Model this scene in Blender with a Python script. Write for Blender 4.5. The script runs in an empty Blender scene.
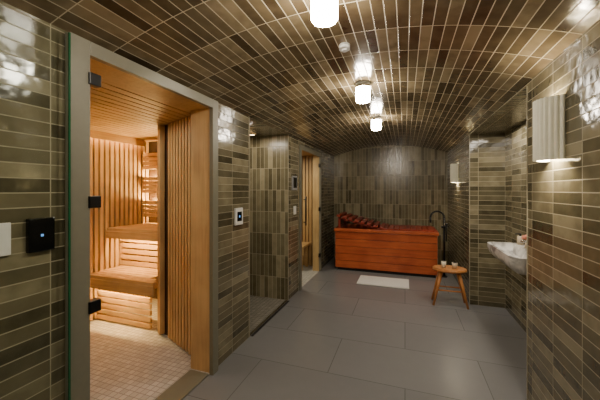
import bpy, bmesh, math, random
from mathutils import Vector, Matrix
random.seed(4)
scene=bpy.context.scene
COL=scene.collection

# ------------------------------------------------------------------ helpers
def lin(c):
    return tuple(((v/255)/12.92 if v/255<=0.04045 else ((v/255+0.055)/1.055)**2.4) for v in c)+(1,)
def newmat(name):
    m=bpy.data.materials.new(name); m.use_nodes=True
    nt=m.node_tree; return m,nt,nt.nodes['Principled BSDF']
def plain(name,c,rough=.5,metal=0,spec=.5):
    m,nt,b=newmat(name)
    b.inputs['Roughness'].default_value=rough; b.inputs['Metallic'].default_value=metal
    n=nt.nodes.new('ShaderNodeTexNoise'); n.inputs['Scale'].default_value=30
    tc=nt.nodes.new('ShaderNodeTexCoord'); nt.links.new(tc.outputs['Object'],n.inputs['Vector'])
    mx=nt.nodes.new('ShaderNodeMix'); mx.data_type='RGBA'
    l=lin(c); mx.inputs[6].default_value=tuple(v*.92 for v in l[:3])+(1,); mx.inputs[7].default_value=tuple(min(1,v*1.06) for v in l[:3])+(1,)
    nt.links.new(n.outputs['Fac'],mx.inputs[0]); nt.links.new(mx.outputs[2],b.inputs['Base Color'])
    return m
def emis(name,c,s):
    m,nt,b=newmat(name)
    b.inputs['Base Color'].default_value=lin(c); b.inputs['Emission Color'].default_value=lin(c); b.inputs['Emission Strength'].default_value=s
    return m
def tile_mat(name,cols,bw,rh,offset=.5,grout=(176,166,145),mort=.0026,rough=.12,wav=.19,freq=2,bump=.6,mott=.8,tilt=.03):
    m,nt,b=newmat(name); N=nt.nodes; L=nt.links
    tc=N.new('ShaderNodeTexCoord')
    br=N.new('ShaderNodeTexBrick'); br.offset=offset; br.offset_frequency=freq; br.squash=1
    br.inputs['Color1'].default_value=(0,0,0,1); br.inputs['Color2'].default_value=(1,1,1,1); br.inputs['Mortar'].default_value=(.5,.5,.5,1)
    br.inputs['Scale'].default_value=1; br.inputs['Mortar Size'].default_value=mort; br.inputs['Mortar Smooth'].default_value=.15
    br.inputs['Brick Width'].default_value=bw; br.inputs['Row Height'].default_value=rh
    L.new(tc.outputs['UV'],br.inputs['Vector'])
    rp=N.new('ShaderNodeValToRGB'); e=rp.color_ramp.elements
    while len(e)<len(cols): e.new(.5)
    for i,c in enumerate(cols):
        e[i].position=i/(len(cols)-1); e[i].color=lin(c)
    nz=N.new('ShaderNodeTexNoise'); nz.inputs['Scale'].default_value=9; nz.inputs['Detail'].default_value=4
    L.new(tc.outputs['UV'],nz.inputs['Vector'])
    ma=N.new('ShaderNodeMath'); ma.operation='MULTIPLY_ADD'; ma.inputs[1].default_value=mott; ma.inputs[2].default_value=-mott/2
    L.new(nz.outputs['Fac'],ma.inputs[0])
    ad=N.new('ShaderNodeMath'); ad.operation='ADD'; ad.use_clamp=True
    L.new(br.outputs['Color'],ad.inputs[0]); L.new(ma.outputs[0],ad.inputs[1]); L.new(ad.outputs[0],rp.inputs[0])
    mx=N.new('ShaderNodeMix'); mx.data_type='RGBA'; mx.inputs[7].default_value=lin(grout)
    L.new(br.outputs['Fac'],mx.inputs[0]); L.new(rp.outputs[0],mx.inputs[6]); L.new(mx.outputs[2],b.inputs['Base Color'])
    mr=N.new('ShaderNodeMapRange'); mr.inputs[3].default_value=rough; mr.inputs[4].default_value=.8
    L.new(br.outputs['Fac'],mr.inputs[0]); L.new(mr.outputs[0],b.inputs['Roughness'])
    sc=N.new('ShaderNodeVectorMath'); sc.operation='MULTIPLY_ADD'; sc.inputs[1].default_value=(3,3,3)
    L.new(br.outputs['Color'],sc.inputs[0]); L.new(tc.outputs['UV'],sc.inputs[2])
    n2=N.new('ShaderNodeTexNoise'); n2.inputs['Scale'].default_value=15; n2.inputs['Detail'].default_value=1
    L.new(sc.outputs[0],n2.inputs['Vector'])
    h=N.new('ShaderNodeMath'); h.operation='MULTIPLY_ADD'; h.inputs[1].default_value=wav
    inv=N.new('ShaderNodeMath'); inv.operation='SUBTRACT'; inv.inputs[0].default_value=1; L.new(br.outputs['Fac'],inv.inputs[1])
    inv2=N.new('ShaderNodeMath'); inv2.operation='MULTIPLY'; inv2.inputs[1].default_value=.12; L.new(inv.outputs[0],inv2.inputs[0])
    L.new(n2.outputs['Fac'],h.inputs[0]); L.new(inv2.outputs[0],h.inputs[2])
    bp=N.new('ShaderNodeBump'); bp.inputs['Strength'].default_value=bump; bp.inputs['Distance'].default_value=.02
    L.new(h.outputs[0],bp.inputs['Height']); L.new(bp.outputs[0],b.inputs['Normal'])
    return m
def wood_mat(name,c1,c2,axis='Z',rough=.5,bw=None):
    m,nt,b=newmat(name); N=nt.nodes; L=nt.links
    tc=N.new('ShaderNodeTexCoord'); mp=N.new('ShaderNodeMapping')
    s=[38,38,38]; s['XYZ'.index(axis)]=2.2; mp.inputs['Scale'].default_value=s
    L.new(tc.outputs['Object'],mp.inputs[0])
    n=N.new('ShaderNodeTexNoise'); n.inputs['Scale'].default_value=1; n.inputs['Detail'].default_value=5; n.inputs['Distortion'].default_value=.6
    L.new(mp.outputs[0],n.inputs['Vector'])
    n2=N.new('ShaderNodeTexNoise'); n2.inputs['Scale'].default_value=4; L.new(tc.outputs['Object'],n2.inputs['Vector'])
    a=N.new('ShaderNodeMath'); a.operation='MULTIPLY_ADD'; a.inputs[1].default_value=.5; L.new(n2.outputs['Fac'],a.inputs[0])
    a2=N.new('ShaderNodeMath'); a2.operation='MULTIPLY'; a2.inputs[1].default_value=.5; L.new(n.outputs['Fac'],a2.inputs[0]); L.new(a2.outputs[0],a.inputs[2])
    rp=N.new('ShaderNodeValToRGB'); rp.color_ramp.elements[0].position=.35; rp.color_ramp.elements[1].position=.65
    rp.color_ramp.elements[0].color=lin(c1); rp.color_ramp.elements[1].color=lin(c2)
    L.new(a.outputs[0],rp.inputs[0]); L.new(rp.outputs[0],b.inputs['Base Color'])
    b.inputs['Roughness'].default_value=rough
    return m
def glass_mat(name,tint=(248,252,249),f=.2):
    m=bpy.data.materials.new(name); m.use_nodes=True; nt=m.node_tree; N=nt.nodes; N.clear()
    o=N.new('ShaderNodeOutputMaterial'); t=N.new('ShaderNodeBsdfTransparent'); t.inputs[0].default_value=lin(tint)
    g=N.new('ShaderNodeBsdfGlossy'); g.inputs['Roughness'].default_value=.02
    lw=N.new('ShaderNodeLayerWeight'); lw.inputs[0].default_value=.5; mx=N.new('ShaderNodeMixShader')
    p=N.new('ShaderNodeMath'); p.operation='POWER'; p.inputs[1].default_value=5
    mu=N.new('ShaderNodeMath'); mu.operation='MULTIPLY_ADD'; mu.inputs[1].default_value=f; mu.inputs[2].default_value=.001
    nt.links.new(lw.outputs['Facing'],p.inputs[0]); nt.links.new(p.outputs[0],mu.inputs[0]); nt.links.new(mu.outputs[0],mx.inputs[0]); nt.links.new(t.outputs[0],mx.inputs[1]); nt.links.new(g.outputs[0],mx.inputs[2]); nt.links.new(mx.outputs[0],o.inputs[0])
    return m

class MB:
    def __init__(s,name,mats):
        s.name=name; s.mats=mats; s.bm=bmesh.new(); s.uv=s.bm.loops.layers.uv.new('UVMap')
    def quad(s,pts,uvs,mi=0,smooth=False):
        vs=[s.bm.verts.new(p) for p in pts]; f=s.bm.faces.new(vs); f.material_index=mi; f.smooth=smooth
        for l,u in zip(f.loops,uvs): l[s.uv].uv=u
        return f
    def box(s,x0,x1,y0,y1,z0,z1,mi=0,bev=0,mat=None):
        r=bmesh.ops.create_cube(s.bm,size=1); vs=r['verts']
        for v in vs: v.co=Vector(((x0+x1)/2+v.co.x*(x1-x0),(y0+y1)/2+v.co.y*(y1-y0),(z0+z1)/2+v.co.z*(z1-z0)))
        fs=set(f for v in vs for f in v.link_faces)
        for f in fs: f.material_index=mi
        if bev:
            es=set(e for f in fs for e in f.edges)
            r=bmesh.ops.bevel(s.bm,geom=list(es),offset=bev,segments=2,affect='EDGES',profile=.7)
            vs=set(v for v in vs if v.is_valid)|set(r['verts'])
            for f in r['faces']: f.material_index=mi
        if mat is not None:
            for v in set(vs): v.co=mat@v.co
        return vs
    def cyl(s,c,r,h,mi=0,seg=32,r2=None,M=None,smooth=True):
        rr=bmesh.ops.create_cone(s.bm,cap_ends=True,segments=seg,radius1=r,radius2=r if r2 is None else r2,depth=h)
        vs=rr['verts']
        fs=set(f for v in vs for f in v.link_faces)
        for f in fs:
            f.material_index=mi
            if smooth and len(f.verts)==4: f.smooth=True
        for v in vs:
            p=v.co+Vector((0,0,h/2))
            if M is not None: p=M@p
            v.co=p+Vector(c)
    def rod(s,a,b,r,mi=0,r2=None,seg=16):
        a=Vector(a); b=Vector(b); d=b-a
        M=d.to_track_quat('Z','Y').to_matrix()
        s.cyl(a,r,d.length,mi,seg,r2,M)
    def done(s,parent=None,name=None):
        me=bpy.data.meshes.new(s.name); s.bm.normal_update(); s.bm.to_mesh(me); s.bm.free()
        for m in s.mats: me.materials.append(m)
        o=bpy.data.objects.new(s.name,me); COL.objects.link(o)
        if parent: o.parent=parent
        return o
def wallx(m,X,y0,y1,z0,z1,mi=0,vert=False,face=1):
    P=[(X,y0,z0),(X,y1,z0),(X,y1,z1),(X,y0,z1)]
    U=[(p[1],p[2]) for p in P]
    if vert: U=[(p[2],p[1]) for p in P]
    if face<0: P=P[::-1]; U=U[::-1]
    m.quad(P,U,mi)
def wally(m,Y,x0,x1,z0,z1,mi=0,vert=False,face=-1):
    P=[(x0,Y,z0),(x1,Y,z0),(x1,Y,z1),(x0,Y,z1)]
    U=[(p[0],p[2]) for p in P]
    if vert: U=[(p[2],p[0]) for p in P]
    if face>0: P=P[::-1]; U=U[::-1]
    m.quad(P,U,mi)
def flat(m,x0,x1,y0,y1,z,mi=0,up=True):
    P=[(x0,y0,z),(x1,y0,z),(x1,y1,z),(x0,y1,z)]; U=[(p[0],p[1]) for p in P]
    if not up: P=P[::-1]; U=U[::-1]
    m.quad(P,U,mi)
def empty(name,loc=(0,0,0)):
    e=bpy.data.objects.new(name,None); COL.objects.link(e); e.empty_display_size=.1; return e
def light(name,kind,loc,power,color=(1,.85,.68),parent=None,size=.05,rot=None,size_y=None,spot=None):
    l=bpy.data.lights.new(name,kind); l.energy=power; l.color=color
    if kind=='AREA':
        l.size=size
        if size_y: l.shape='RECTANGLE'; l.size_y=size_y
    else: l.shadow_soft_size=size
    o=bpy.data.objects.new(name,l); COL.objects.link(o); o.location=loc
    if rot: o.rotation_euler=rot
    if parent: o.parent=parent
    return o

# ------------------------------------------------------------------ materials
RH=.062; BW=.30
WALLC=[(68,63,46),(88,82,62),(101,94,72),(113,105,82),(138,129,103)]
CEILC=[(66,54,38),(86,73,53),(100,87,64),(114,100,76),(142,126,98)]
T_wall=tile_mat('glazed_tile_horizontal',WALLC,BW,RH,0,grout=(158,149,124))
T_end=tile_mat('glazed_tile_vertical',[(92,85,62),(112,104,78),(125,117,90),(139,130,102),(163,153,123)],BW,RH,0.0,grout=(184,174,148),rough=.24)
T_ceil=tile_mat('glazed_tile_vault',CEILC,BW,RH,0,grout=(202,189,160),mort=.0026,rough=.14,wav=.17)
T_floor=tile_mat('porcelain_floor_tile',[(121,121,122),(125,125,126),(129,129,130)],1.2,.6,.5,grout=(92,91,91),mort=.003,rough=.28,wav=.02,bump=.2,mott=.9)
T_mosaic=tile_mat('mosaic_floor_tile',[(178,176,170),(190,188,182),(202,200,194)],.05,.05,0,grout=(148,145,138),mort=.003,rough=.4,wav=.05,bump=.3)
T_shfl=tile_mat('shower_mosaic',[(122,118,108),(132,128,118),(142,138,128)],.05,.05,0,grout=(100,96,88),mort=.003,rough=.4,wav=.05,bump=.3)
W_z=wood_mat('sauna_wood_vertical',(180,144,94),(208,174,120),'Z')
W_x=wood_mat('sauna_wood_along_x',(184,146,94),(212,176,120),'X')
W_y=wood_mat('sauna_wood_along_y',(180,144,94),(208,174,120),'Y')
W_dark=wood_mat('sauna_wood_backing',(56,38,22),(72,50,30),'Z')
W_tub=wood_mat('red_cedar',(156,68,36),(198,100,56),'X',.35)
W_tubd=wood_mat('red_cedar_dark',(122,42,28),(168,66,42),'Y',.45)
W_stool=wood_mat('teak',(168,104,50),(206,140,76),'Z',.4)
M_frame=plain('olive_metal_frame',(124,121,104),.4,.1)
M_black=plain('black_metal',(18,18,18),.35,.4)
M_chrome=plain('brushed_steel',(190,186,178),.25,1)
M_white=plain('white_plastic',(222,220,214),.4)
M_grey=plain('grey_plastic',(150,150,150),.4)
M_trim=plain('tile_edge_trim',(160,152,130),.3)
M_screen=plain('black_glass_screen',(8,9,12),.08)
M_blue=emis('blue_display',(90,150,220),1.2)
M_shade=plain('ribbed_ceramic',(230,228,208),.5)
M_glass=glass_mat('clear_glass')
M_gedge=plain('green_glass_edge',(30,92,60),.1)
M_lamp=emis('frosted_lamp_glass',(255,242,222),112)
M_bulb=emis('warm_bulb',(255,214,150),20)
M_led=emis('warm_led_strip',(255,210,132),330)
M_mat=plain('white_cotton',(232,230,225),.95)
M_dark=plain('dark_gap',(24,20,16),.7)
def marble():
    m,nt,b=newmat('grey_marble'); N=nt.nodes
    tc=N.new('ShaderNodeTexCoord'); n=N.new('ShaderNodeTexNoise'); n.inputs['Scale'].default_value=5; n.inputs['Detail'].default_value=9; n.inputs['Distortion'].default_value=1.6
    nt.links.new(tc.outputs['Object'],n.inputs['Vector'])
    r=N.new('ShaderNodeValToRGB'); e=r.color_ramp.elements; e[0].position=.36; e[0].color=lin((150,148,144)); e[1].position=.58; e[1].color=lin((226,223,217))
    nt.links.new(n.outputs['Fac'],r.inputs[0]); nt.links.new(r.outputs[0],b.inputs['Base Color']); b.inputs['Roughness'].default_value=.25
    return m
M_marble=marble()

# ------------------------------------------------------------------ room dims
XL,XR,XN=-1.5,.80,1.20
YB,YE=-1.6,6.6
SP,CR=2.245,2.44
NZ=2.22; FT=2.235
XC=(XL+XR)/2
half=(XR-XL)/2; rise=CR-SP; R=(half*half+rise*rise)/(2*rise); ZC=CR-R
def zc(x): return ZC+math.sqrt(R*R-(x-XC)**2)

m=MB('floor',[T_floor,T_mosaic,T_shfl])
flat(m,XL,XR,YB,YE,0); flat(m,XR,XN,2.48,4.45,0)
flat(m,-3.5,XL,.8,2.72,0,1); flat(m,-3.5,-2.3,2.72,3.3,0,1)
flat(m,-2.3,XL,2.72,3.8,0,2); flat(m,-2.9,XL,3.9,5.75,0,1)
m.done()
D0,D1=.96,2.13
def wl(name,fn,mats=None):
    m=MB(name,mats or [T_wall,T_end]); fn(m); m.done()
wl('wall_left',lambda m:wallx(m,XL,YB,D0,0,SP))
wl('wall_left_pier',lambda m:wallx(m,XL,D1,2.72,0,SP))
wl('wall_left_door_head',lambda m:wallx(m,XL,D0,D1,FT,SP))
wl('wall_left_middle',lambda m:wallx(m,XL,3.8,4.22,0,SP))
wl('wall_left_far',lambda m:wallx(m,XL,5.42,YE,0,SP))
wl('wall_left_cabin_head',lambda m:wallx(m,XL,4.22,5.42,2.18,SP))
wl('wall_shower_near',lambda m:wally(m,2.72,-2.3,XL,0,SP,0,False,1))
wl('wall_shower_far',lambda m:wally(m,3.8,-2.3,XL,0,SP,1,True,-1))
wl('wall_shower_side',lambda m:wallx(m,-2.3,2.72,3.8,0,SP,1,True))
wl('wall_right',lambda m:wallx(m,XR,YB,2.48,0,SP,0,False,-1))
wl('wall_right_far',lambda m:wallx(m,XR,4.45,YE,0,SP,0,False,-1))
wl('wall_niche_back',lambda m:wallx(m,XN,2.48,4.45,0,NZ,0,False,-1))
wl('wall_niche_far',lambda m:wally(m,4.45,XR,XN,0,NZ))
wl('wall_niche_near',lambda m:wally(m,2.48,XR,XN,0,NZ,0,False,1))
wl('wall_niche_head',lambda m:wallx(m,XR,2.48,4.45,NZ,SP,0,False,-1))
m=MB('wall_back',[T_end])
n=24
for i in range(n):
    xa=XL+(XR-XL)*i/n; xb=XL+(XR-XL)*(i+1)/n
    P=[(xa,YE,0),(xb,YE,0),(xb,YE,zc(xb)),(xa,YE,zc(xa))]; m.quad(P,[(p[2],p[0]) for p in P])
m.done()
m=MB('wall_front',[T_wall])
for i in range(n):
    xa=XL+(XR-XL)*i/n; xb=XL+(XR-XL)*(i+1)/n
    P=[(xa,YB,0),(xb,YB,0),(xb,YB,zc(xb)),(xa,YB,zc(xa))]; m.quad(P[::-1],[(p[0],p[2]) for p in P[::-1]])
m.done()
m=MB('ceiling',[T_ceil,T_wall])
n=64; A=math.asin(half/R)
for i in range(n):
    a=-A+2*A*i/n; b=-A+2*A*(i+1)/n
    pa=(XC+R*math.sin(a),ZC+R*math.cos(a)); pb=(XC+R*math.sin(b),ZC+R*math.cos(b))
    P=[(pa[0],YB,pa[1]),(pa[0],YE,pa[1]),(pb[0],YE,pb[1]),(pb[0],YB,pb[1])]
    U=[(YB,R*a),(YE,R*a),(YE,R*b),(YB,R*b)]
    f=m.quad(P,U,0,True)
flat(m,-2.3,XL,2.72,3.8,SP,1,False); flat(m,XR,XN,2.48,4.45,NZ,1,False)
bmesh.ops.remove_doubles(m.bm,verts=m.bm.verts,dist=1e-5)
m.done()

m=MB('trim_1',[M_trim])
for (x,y,z1) in ((XL,2.72,SP),(XL,3.8,SP),(XR,2.48,NZ),(XR,4.45,NZ)):
    m.box(x-.004,x+.004,y-.004,y+.004,0,z1-.002)
m.done()
m=MB('shower_drain_channel',[M_dark,M_chrome])
m.box(XL+.005,XL+.03,2.74,3.78,.0,.004,0); m.box(XL-.03,XL+.0,2.74,3.78,.0,.006,1); m.done()

# ------------------------------------------------------------------ sauna room
SX=-3.4; SYE=3.25; SZ=2.17
m=MB('wall_sauna_side',[W_dark,W_z])
m.quad([(SX,.9,0),(SX,SYE,0),(SX,SYE,SZ),(SX,.9,SZ)],[(0,0)]*4)
y=.95
while y<SYE-.05:
    m.box(SX+.01,SX+.045,y,y+.042,.02,SZ-.01,1,.004); y+=.066
m.done()
m=MB('wall_sauna_end',[W_dark]); m.quad([(SX,SYE,0),(-2.5,SYE,0),(-2.5,SYE,SZ),(SX,SYE,SZ)],[(0,0)]*4); m.done()
m=MB('wall_sauna_near',[W_z]); m.quad([(SX,.9,0),(-1.7,.9,0),(-1.7,.9,SZ),(SX,.9,SZ)],[(0,0)]*4)
m.quad([(-1.7,.9,0),(-1.7,1.04,0),(-1.7,1.04,SZ),(-1.7,.9,SZ)],[(0,0)]*4); m.done()
m=MB('trim_2',[W_z])
m.box(-1.7,XL-.002,2.075,2.125,0,SZ,0,.004); m.box(-1.7,XL-.002,.99,1.03,0,SZ,0,.004)
m.box(-1.72,XL-.002,1.031,2.074,SZ-.001,SZ+.03,0)
m.done()
U0,UZ,L0,LZ=2.60,1.05,2.36,.56
m=MB('wall_sauna_curved_partition',[W_z,W_dark,W_x])
def path(t):
    L1=.62
    if t<L1: return (-1.66-t*.955,2.17+t*.42),(-.955,.42)
    t-=L1; r=.26
    a0=math.radians(-113); a=a0-t/r
    c=(-2.25,2.68)
    if a>math.radians(-180): return (c[0]+r*math.cos(a),c[1]+r*math.sin(a)),(math.sin(a),-math.cos(a))
    t2=t-(math.radians(67))*r
    return (-2.51,2.68+t2),(0,1)
t=0; prev=None
while True:
    (x,y),d=path(t)
    if y>SYE-.03: break
    ang=math.atan2(d[1],d[0])
    M=Matrix.Translation((x,y,0))@Matrix.Rotation(ang,4,'Z')
    m.box(-.019,.019,-.026,.026,.02,SZ-.005,0,.006,M)
    nx,ny=-d[1],d[0]
    q=(x-nx*.030,y-ny*.030)
    if prev: m.quad([(prev[0],prev[1],0),(q[0],q[1],0),(q[0],q[1],SZ),(prev[0],prev[1],SZ)],[(0,0)]*4,1)
    prev=q; t+=.058
m.done()
m=MB('ceiling_sauna',[W_y,W_dark])
m.quad([(SX,.9,SZ+.02),(SX,SYE,SZ+.02),(-1.7,SYE,SZ+.02),(-1.7,.9,SZ+.02)],[(0,0)]*4,1)
x=SX
while x<-1.75:
    m.box(x+.006,x+.084,.9,SYE,SZ,SZ+.015,0,.004); x+=.09
m.done()
bench=empty('sauna_bench')
BX0=SX+.05
def bench_slats(name,x0,x1,y0,y1,z,n,front=.1,xf=None):
    m=MB(name,[W_x,W_dark]); w=(y1-y0)/n
    for i in range(n):
        xe=x1 if (xf is None or i>1) else xf-.06*i
        m.box(x0,xe,y0+i*w+.006,y0+(i+1)*w-.006,z-.035,z,0,.006)
    m.box(x0,xf or x1,y0,y0+.03,z-front,z-.037,0,.006)
    m.box(x0+.02,x0+.06,y0+.04,y1,z-front,z-.036,0); m.box(x1-.06,x1-.02,y0+.04,y1,z-front,z-.036,0)
    return m.done(bench)
bench_slats('upper_seat',BX0,-2.56,U0,SYE-.01,UZ,7,.12)
bench_slats('lower_seat',BX0,-2.56,L0,U0+.22,LZ,7,.14,-2.40)
m=MB('risers',[W_x,W_dark])
for k in range(5): m.box(BX0,-2.56,U0+.20,U0+.225,LZ+.01+.072*k,LZ+.062+.072*k,0,.004)
for k in range(5): m.box(BX0,-2.56,L0+.13,L0+.155,.02+.068*k,.07+.068*k,0,.004)
m.done(bench)
m=MB('backrest',[W_x])
for zz in (1.32,1.64,1.96):
    for k in range(4): m.box(BX0,-2.56,SYE-.12,SYE-.095,zz-.18+.056*k,zz-.132+.056*k,0,.004)
m.done(bench)
m=MB('led_strips',[M_led])
for (y,z) in ((U0+.05,UZ-.06),(L0+.05,LZ-.06),(SYE-.06,1.34),(SYE-.06,1.66)): m.box(SX+.07,-2.58,y-.006,y+.006,z,z+.012)
m.done(bench)
m=MB('trim_3',[W_y]); m.box(SX+.095,SX+.12,1.0,3.1,SZ-.09,SZ-.002,0,.004); m.done()
m=MB('cove_led_strip',[emis('dim_led_strip',(255,216,150),45)]); m.box(SX+.06,SX+.075,1.1,3.1,SZ-.03,SZ-.015); m.done()
light('sauna_fill_light','AREA',(-2.45,1.75,SZ-.03),8,(1,.90,.72),None,.7)  # added fill under the sauna ceiling, not a real fitting

d1=empty('door_1')
m=MB('frame',[M_frame])
m.box(XL+.001,XL+.035,D0,D0+.095,0,FT,0,.004); m.box(XL+.001,XL+.035,D1-.075,D1,0,FT,0,.004)
m.box(XL+.001,XL+.035,D0+.095,D1-.075,SZ-.005,FT,0,.004)
m.done(d1)
m=MB('hinges',[M_black])
for z in (.92,1.44,2.05): m.box(XL+.002,XL+.045,D0+.085,D0+.145,z-.03,z+.03,0,.005)
m.done(d1)
m=MB('glass_leaf',[M_glass,M_gedge])
wallx(m,XL+.05,.12,.944,.02,2.22)
m.box(XL+.046,XL+.054,.944,.951,.02,2.22,1)
m.done(d1)
m=MB('threshold',[M_frame]); m.box(XL-.18,XL-.001,1.06,2.05,0,.012,0,.003); m.done(d1)

# ------------------------------------------------------------------ second cabin
CW=[W_dark,W_z,W_x]
def cab(name,a,b):
    m=MB(name,CW); m.quad([(a[0],a[1],0),(b[0],b[1],0),(b[0],b[1],2.2),(a[0],a[1],2.2)],[(0,0)]*4); return m
cab('wall_cabin_near',(-2.9,3.95),(-1.6,3.95)).done()
m=cab('wall_cabin_far',(-2.9,5.7),(-1.6,5.7))
x=-2.88
while x<-1.66: m.box(x,x+.05,5.67,5.7,0,2.17,1,.003); x+=.068
m.done()
m=cab('wall_cabin_side',(-2.9,3.95),(-2.9,5.7))
y=3.97
while y<5.66: m.box(-2.9,-2.875,y,y+.05,0,2.17,1,.003); y+=.068
m.done()
m=MB('ceiling_cabin',CW); m.quad([(-2.9,3.95,2.18),(XL,3.95,2.18),(XL,5.7,2.18),(-2.9,5.7,2.18)],[(0,0)]*4,1); m.done()
m=MB('trim_4',CW); m.box(-1.62,XL-.002,5.345,5.365,0,2.17,1); m.box(-1.62,-1.6,5.37,5.7,0,2.17,1); m.box(-1.62,-1.6,3.95,4.3,0,2.17,1); m.done()
m=MB('cabin_bench',CW)
for k in range(5): m.box(-2.85,-1.75,5.18+k*.095,5.265+k*.095,.43,.47,2,.005)
m.box(-2.85,-1.75,5.2,5.23,.3,.43,2)
for x in (-2.8,-1.85): m.box(x,x+.05,5.25,5.3,0,.43,2); m.box(x,x+.05,5.58,5.63,0,.43,2)
m.done()
light('cabin_lamp_light','AREA',(-2.1,4.75,2.14),16,(1,.88,.70),None,.5)
d2=empty('door_2')
m=MB('frame_2',[M_frame,M_black])
m.box(XL+.001,XL+.03,4.22,4.29,0,2.18,0,.004); m.box(XL+.001,XL+.03,5.35,5.42,0,2.18,0,.004); m.box(XL+.001,XL+.03,4.29,5.35,2.11,2.18,0,.004)
for z in (.3,1.15,1.95): m.box(XL+.002,XL+.034,5.30,5.36,z-.035,z+.035,1,.004)
m.done(d2)
m=MB('glass_leaf_2',[M_glass]); wallx(m,XL+.01,4.3,5.33,.02,2.1); m.done(d2)
m=MB('pull_handle',[M_black]); m.rod((XL+.05,4.42,.95),(XL+.05,4.42,1.4),.012)
m.rod((XL+.01,4.42,1.0),(XL+.05,4.42,1.0),.008); m.rod((XL+.01,4.42,1.35),(XL+.05,4.42,1.35),.008); m.done(d2)

# ------------------------------------------------------------------ wall controls
m=MB('sauna_control_panel',[M_screen,M_blue]); m.box(XL,XL+.022,.805,.905,1.235,1.38,0,.006); m.box(XL+.022,XL+.0228,.85,.86,1.30,1.31,1); m.done()
m=MB('light_switch',[M_white,M_grey]); m.box(XL,XL+.012,.66,.752,1.24,1.37,0,.004); m.box(XL+.012,XL+.018,.695,.718,1.27,1.335,0,.002); m.done()
m=MB('thermostat',[M_white,M_screen,M_blue]); m.box(XL,XL+.02,2.43,2.56,1.17,1.33,0,.006); m.box(XL+.02,XL+.0215,2.455,2.535,1.205,1.295,1); m.box(XL+.0215,XL+.022,2.485,2.505,1.24,1.26,2); m.done()
m=MB('shower_control_panel',[M_grey,M_screen,M_white]); m.box(XL,XL+.02,3.93,4.11,1.5,1.7,0,.006); m.box(XL+.02,XL+.022,3.95,4.09,1.53,1.68,1); m.done()
m=MB('light_switch',[M_white]); m.box(XL,XL+.012,4.0,4.09,1.15,1.27,0,.004); m.box(XL+.012,XL+.017,4.03,4.06,1.18,1.24,0,.002); m.done()

# ------------------------------------------------------------------ ceiling lamps
for i,Y in enumerate((1.34,2.68,3.98,.0,-1.0)):  # last two hang out of view, added to light the near end
    e=empty('ceiling_lamp'); z=zc(XC)
    m=MB('base_plate',[M_white,M_chrome])
    m.cyl((XC,Y,z-.022),.064,.022,0,40); m.cyl((XC,Y,z-.042),.067,.02,1,40)
    m.done(e)
    m=MB('glass_drum',[M_lamp]); bm=m.bm; seg=40
    prof=[(.045,-.166),(.056,-.162),(.062,-.152),(.062,-.043)]
    rings=[[bm.verts.new((XC+r*math.cos(2*math.pi*k/seg),Y+r*math.sin(2*math.pi*k/seg),z+h)) for k in range(seg)] for r,h in prof]
    for a,b in zip(rings,rings[1:]):
        for k in range(seg):
            f=bm.faces.new((a[k],a[(k+1)%seg],b[(k+1)%seg],b[k])); f.smooth=True
    bm.faces.new(rings[0][::-1])
    m.done(e)
m=MB('smoke_detector',[M_white]); m.cyl((XC-.02,1.93,zc(XC)-.03),.035,.03,0,32); m.cyl((XC-.02,1.93,zc(XC)-.04),.02,.012,0,24); m.done()

# ------------------------------------------------------------------ sconces
for Y,z0 in ((2.05,1.665),(5.4,1.62)):
    e=empty('wall_sconce')
    m=MB('ribbed_shade',[M_shade]); bm=m.bm; H=.34 if Y<3 else .30; nr=13; seg=nr*8
    def prof(k,inner):
        a=math.pi*k/seg; rb=1+ (0 if inner else .10*abs(math.sin(nr*a)))
        rx,ry=(.098,.092) if not inner else (.09,.084)
        return (XR-.001-rx*rb*math.sin(a),Y+ry*rb*math.cos(a))
    o0=[bm.verts.new((*prof(k,0),z0)) for k in range(seg+1)]; o1=[bm.verts.new((*prof(k,0),z0+H)) for k in range(seg+1)]
    i0=[bm.verts.new((*prof(k,1),z0)) for k in range(seg+1)]; i1=[bm.verts.new((*prof(k,1),z0+H)) for k in range(seg+1)]
    for k in range(seg):
        for q in ((o0[k],o0[k+1],o1[k+1],o1[k]),(i0[k+1],i0[k],i1[k],i1[k+1]),(o0[k+1],o0[k],i0[k],i0[k+1]),(o1[k],o1[k+1],i1[k+1],i1[k])):
            bm.faces.new(q)
    m.done(e)
    m=MB('bulb_holder',[M_bulb,M_chrome]); m.box(XR-.03,XR-.001,Y-.03,Y+.03,z0+.13,z0+.23,1,.004); m.cyl((XR-.05,Y,z0+.1),.018,.16,0,16); m.done(e)
    light('sconce_light','POINT',(XR-.05,Y,z0+.05),18,(1,.86,.66),e,.02)
    light('sconce_light_up','POINT',(XR-.05,Y,z0+H-.05),10,(1,.86,.66),e,.02)

# ------------------------------------------------------------------ tub
tub=empty('wooden_bathtub')
TX0,TX1,TY0,TY1,TZ=-1.24,.52,5.56,6.42,.78
m=MB('tub_planks',[W_tub,M_dark,W_tubd])
npl=5; ph=(TZ-.06-.05)/npl
m.box(TX0+.03,TX1-.03,TY0+.03,TY1-.03,0,.06,1)
for k in range(npl):
    z=.05+k*ph
    m.box(TX0,TX1,TY0,TY0+.04,z+.003,z+ph-.003,0,.006); m.box(TX0,TX1,TY1-.04,TY1,z+.0015,z+ph-.0015,0,.004)
    m.box(TX0,TX0+.04,TY0+.04,TY1-.04,z+.0015,z+ph-.0015,0,.004); m.box(TX1-.04,TX1,TY0+.04,TY1-.04,z+.0015,z+ph-.0015,0,.004)
m.box(TX0+.041,TX1-.041,TY0+.041,TY1-.041,.06,.12,2)
m.done(tub)
m=MB('tub_rim',[W_tub,W_tubd])
z0,z1=TZ-.055,TZ
m.box(TX0-.02,TX1+.02,TY0-.025,TY0+.09,z0,z1,0,.008); m.box(TX0-.02,TX1+.02,TY1-.09,TY1+.025,z0,z1,0,.008)
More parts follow.
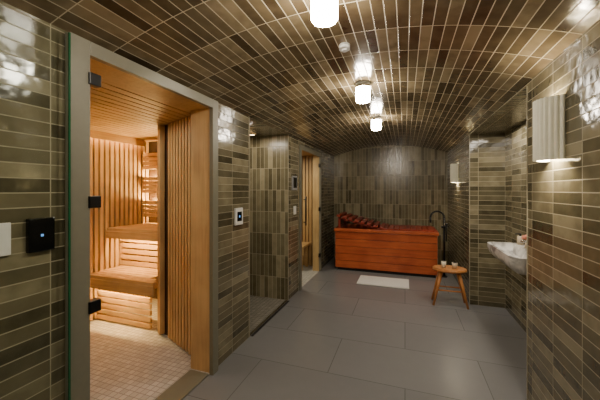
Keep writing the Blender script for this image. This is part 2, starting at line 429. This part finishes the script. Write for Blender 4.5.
m.box(TX0-.02,TX0+.09,TY0+.09,TY1-.09,z0,z1,1,.006); m.box(TX1-.09,TX1+.02,TY0+.09,TY1-.09,z0,z1,1,.006)
m.done(tub)
m=MB('slatted_cover',[W_tubd])
x=-.38
while x<TX1-.12: m.box(x,x+.085,TY0+.06,TY1-.06,TZ+.001,TZ+.022,0,.004); x+=.097
m.done(tub)
m=MB('slatted_headrest',[W_tubd,W_tub])
for k in range(8):
    t=k/7; x=-1.19+.79*t; z=TZ+.20*(1-t)+.03
    M=Matrix.Translation((x,0,z))@Matrix.Rotation(math.radians(14),4,'Y')
    m.box(-.036,.036,TY0+.04,TY1-.06,-.022,.022,0,.014,M)
for yy in (TY0+.12,TY1-.16):
    M=Matrix.Translation((-.80,yy,TZ+.095))@Matrix.Rotation(math.atan2(.20,.80),4,'Y')
    m.box(-.42,.42,0,.04,-.022,.008,0,.003,M)
m.box(-1.21,-1.17,TY0+.12,TY0+.16,TZ,TZ+.19,0); m.box(-1.21,-1.17,TY1-.16,TY1-.12,TZ,TZ+.19,0)
m.done(tub)
m=MB('tub_filler_tap',[M_black,M_chrome])
bx,by=.64,5.72
m.cyl((bx,by,0),.05,.015,0); m.rod((bx,by,.01),(bx,by,1.02),.018)
pr=None
for k in range(13):
    a=math.pi*k/12; p=(bx-.11+.11*math.cos(a),by,1.02+.11*math.sin(a))
    if pr: m.rod(pr,p,.016)
    pr=p
m.rod(pr,(pr[0],by,.93),.016)
m.box(bx-.05,bx+.05,by-.03,by+.03,.84,.88,0,.008); m.rod((bx+.05,by,.86),(bx+.09,by-.03,.9),.008)
m.rod((bx+.03,by-.05,.62),(bx+.03,by-.05,.90),.012); m.cyl((bx+.03,by-.05,.90),.022,.03)
m.done()
m=MB('bath_mat',[M_mat]); m.box(-.73,.06,4.82,5.30,.002,.016,0,.005)
m.box(-.70,.03,4.85,5.27,.014,.02,0,.003); m.done()

# ------------------------------------------------------------------ stool
e=empty('wooden_stool'); sx,sy=.55,4.36
m=MB('stool_seat',[W_stool])
m.cyl((0,0,0),.205,.035,0,48)
for v in m.bm.verts: v.co=Vector((v.co.x*1.0,v.co.y*.78,v.co.z))
bmesh.ops.bevel(m.bm,geom=[ed for ed in m.bm.edges if len(ed.link_faces)==2 and ed.calc_face_angle(0)>1],offset=.008,segments=2,affect='EDGES')
o=m.done(e); o.location=(sx,sy,.445)
m=MB('stool_legs',[W_stool])
for dx,dy in ((-.20,-.10),(.20,-.10),(-.20,.12),(.20,.12)):
    m.rod((sx+dx,sy+dy,0.002),(sx+dx*.5,sy+dy*.6,.447),.014,0,.021,12)
m.rod((sx-.14,sy-.08,.2),(sx+.14,sy-.08,.2),.009); m.rod((sx-.14,sy+.1,.2),(sx+.14,sy+.1,.2),.009)
m.done(e)
M_cand=plain('cream_wax',(224,210,184),.5); M_cer=plain('pale_ceramic',(200,182,154),.4)
for nm,dx,r,h,mt in (('candle_jar',-.07,.03,.085,M_cand),('candle_jar',.06,.034,.075,M_cer)):
    m=MB(nm,[mt,M_dark]); m.cyl((sx+dx,sy-.02,.4805),r*.85,h,0,32,r); m.cyl((sx+dx,sy-.02,.4805+h),r*.8,.002,1); m.rod((sx+dx,sy-.02,.4805+h),(sx+dx,sy-.02,.4905+h),.0015,1); m.done()

# ------------------------------------------------------------------ marble basin
e=empty('wash_basin')
m=MB('stone_bowl',[M_marble,M_dark]); bm=m.bm
x0,x1,y0,y1,z1=.86,XN-.004,3.0,3.90,.92
def ring(ix,iy,z,dx=0):
    pts=[];r=.09-min(ix,.05)
    X0=x0+ix; X1=x1-(dx); Y0=y0+iy; Y1=y1-iy
    pts.append((X1,Y0,z)); pts.append((X1,Y1,z))
    for k in range(7):
        a=math.radians(90+90*k/6); pts.append((X0+r+r*math.cos(a),Y1-r+r*math.sin(a),z))
    for k in range(7):
        a=math.radians(180+90*k/6); pts.append((X0+r+r*math.cos(a),Y0+r+r*math.sin(a),z))
    return pts
def mk(p): return [bm.verts.new(q) for q in p]
R0=[ring(0,0,z1),ring(0,0,z1-.05),ring(.02,.02,z1-.10),ring(.06,.06,z1-.145),ring(.13,.14,z1-.17)]
inn=[ring(.025,.025,z1,.08),ring(.035,.035,z1-.03,.085),ring(.07,.1,z1-.10,.1),ring(.10,.16,z1-.11,.12)]
rs=[mk(r) for r in R0]; ins=[mk(r) for r in inn]
def bridge(a,b):
    n=len(a)
    for k in range(n):
        f=bm.faces.new((a[k],a[(k+1)%n],b[(k+1)%n],b[k])); f.smooth=True
for a,b in zip(rs,rs[1:]): bridge(b,a)
for a,b in zip(ins,ins[1:]): bridge(a,b)
bridge(rs[0],ins[0]); bm.faces.new(rs[-1]); bm.faces.new(ins[-1])
bmesh.ops.recalc_face_normals(bm,faces=bm.faces)
for ed in bm.edges:
    if len(ed.link_faces)==2 and ed.calc_face_angle(0)>.7: ed.smooth=False
m.done(e)
m=MB('tap',[M_chrome]); m.cyl((XN-.045,3.3,.92),.02,.13); m.rod((XN-.045,3.3,1.04),(XN-.19,3.3,1.02),.012); m.rod((XN-.045,3.3,1.05),(XN-.045,3.3,1.1),.008)
m.cyl((XN-.045,3.15,.92),.016,.05); m.done(e)
m=MB('soap_dispenser',[M_cer,M_black]); m.cyl((XN-.045,3.78,.921),.028,.09); m.cyl((XN-.045,3.78,1.01),.01,.03,1); m.rod((XN-.045,3.78,1.035),(XN-.09,3.78,1.03),.006,1); m.done()
m=MB('flower_vase',[M_cer,plain('pink_petals',(228,150,124),.7),plain('stem_green',(70,90,40),.7)])
vx,vy=XN-.05,3.56
m.cyl((vx,vy,.921),.028,.06,0,24,.02)
for k in range(11):
    a=k*2.4; rr=.012+.030*(k%3)/2; p=(vx-.01+rr*math.cos(a),vy+rr*1.4*math.sin(a),1.0+.04*((k*7)%5)/4)
    m.rod((vx,vy,.975),p,.0015,2,None,6)
    r=bmesh.ops.create_icosphere(m.bm,subdivisions=2,radius=.016)
    for v in r['verts']:
        v.co=Vector(p)+v.co*(1+.25*math.sin(9*v.co.x/.016))
        for f in v.link_faces: f.material_index=1
m.done()
light('niche_light','AREA',(1.0,3.45,NZ-.02),16,(1,.90,.76),None,.2,None,1.2)
light('shower_light','AREA',(-1.9,3.2,2.22),12,(1,.90,.76),None,.25)
m=MB('recessed_downlight',[M_chrome,M_bulb]); m.cyl((-1.9,3.5,SP-.018),.05,.017,0); m.cyl((-1.9,3.5,SP-.021),.04,.004,1); m.done()
m=MB('shower_head',[M_black]); m.rod((-2.29,3.25,2.05),(-2.0,3.25,2.05),.012); m.cyl((-1.98,3.25,2.01),.1,.015); m.rod((-1.98,3.25,2.02),(-1.98,3.25,2.06),.012); m.done()

# ------------------------------------------------------------------ camera
cam=bpy.data.cameras.new('camera'); co=bpy.data.objects.new('camera',cam); COL.objects.link(co)
cam.sensor_width=36; cam.lens=18; cam.clip_start=.02
cam.shift_y=-10/600
co.location=(0,0,1.5); co.rotation_euler=(math.radians(90),0,math.radians(19.29))
scene.camera=co
w=bpy.data.worlds.new('World'); scene.world=w; w.use_nodes=True
w.node_tree.nodes['Background'].inputs[0].default_value=(.05,.045,.04,1)
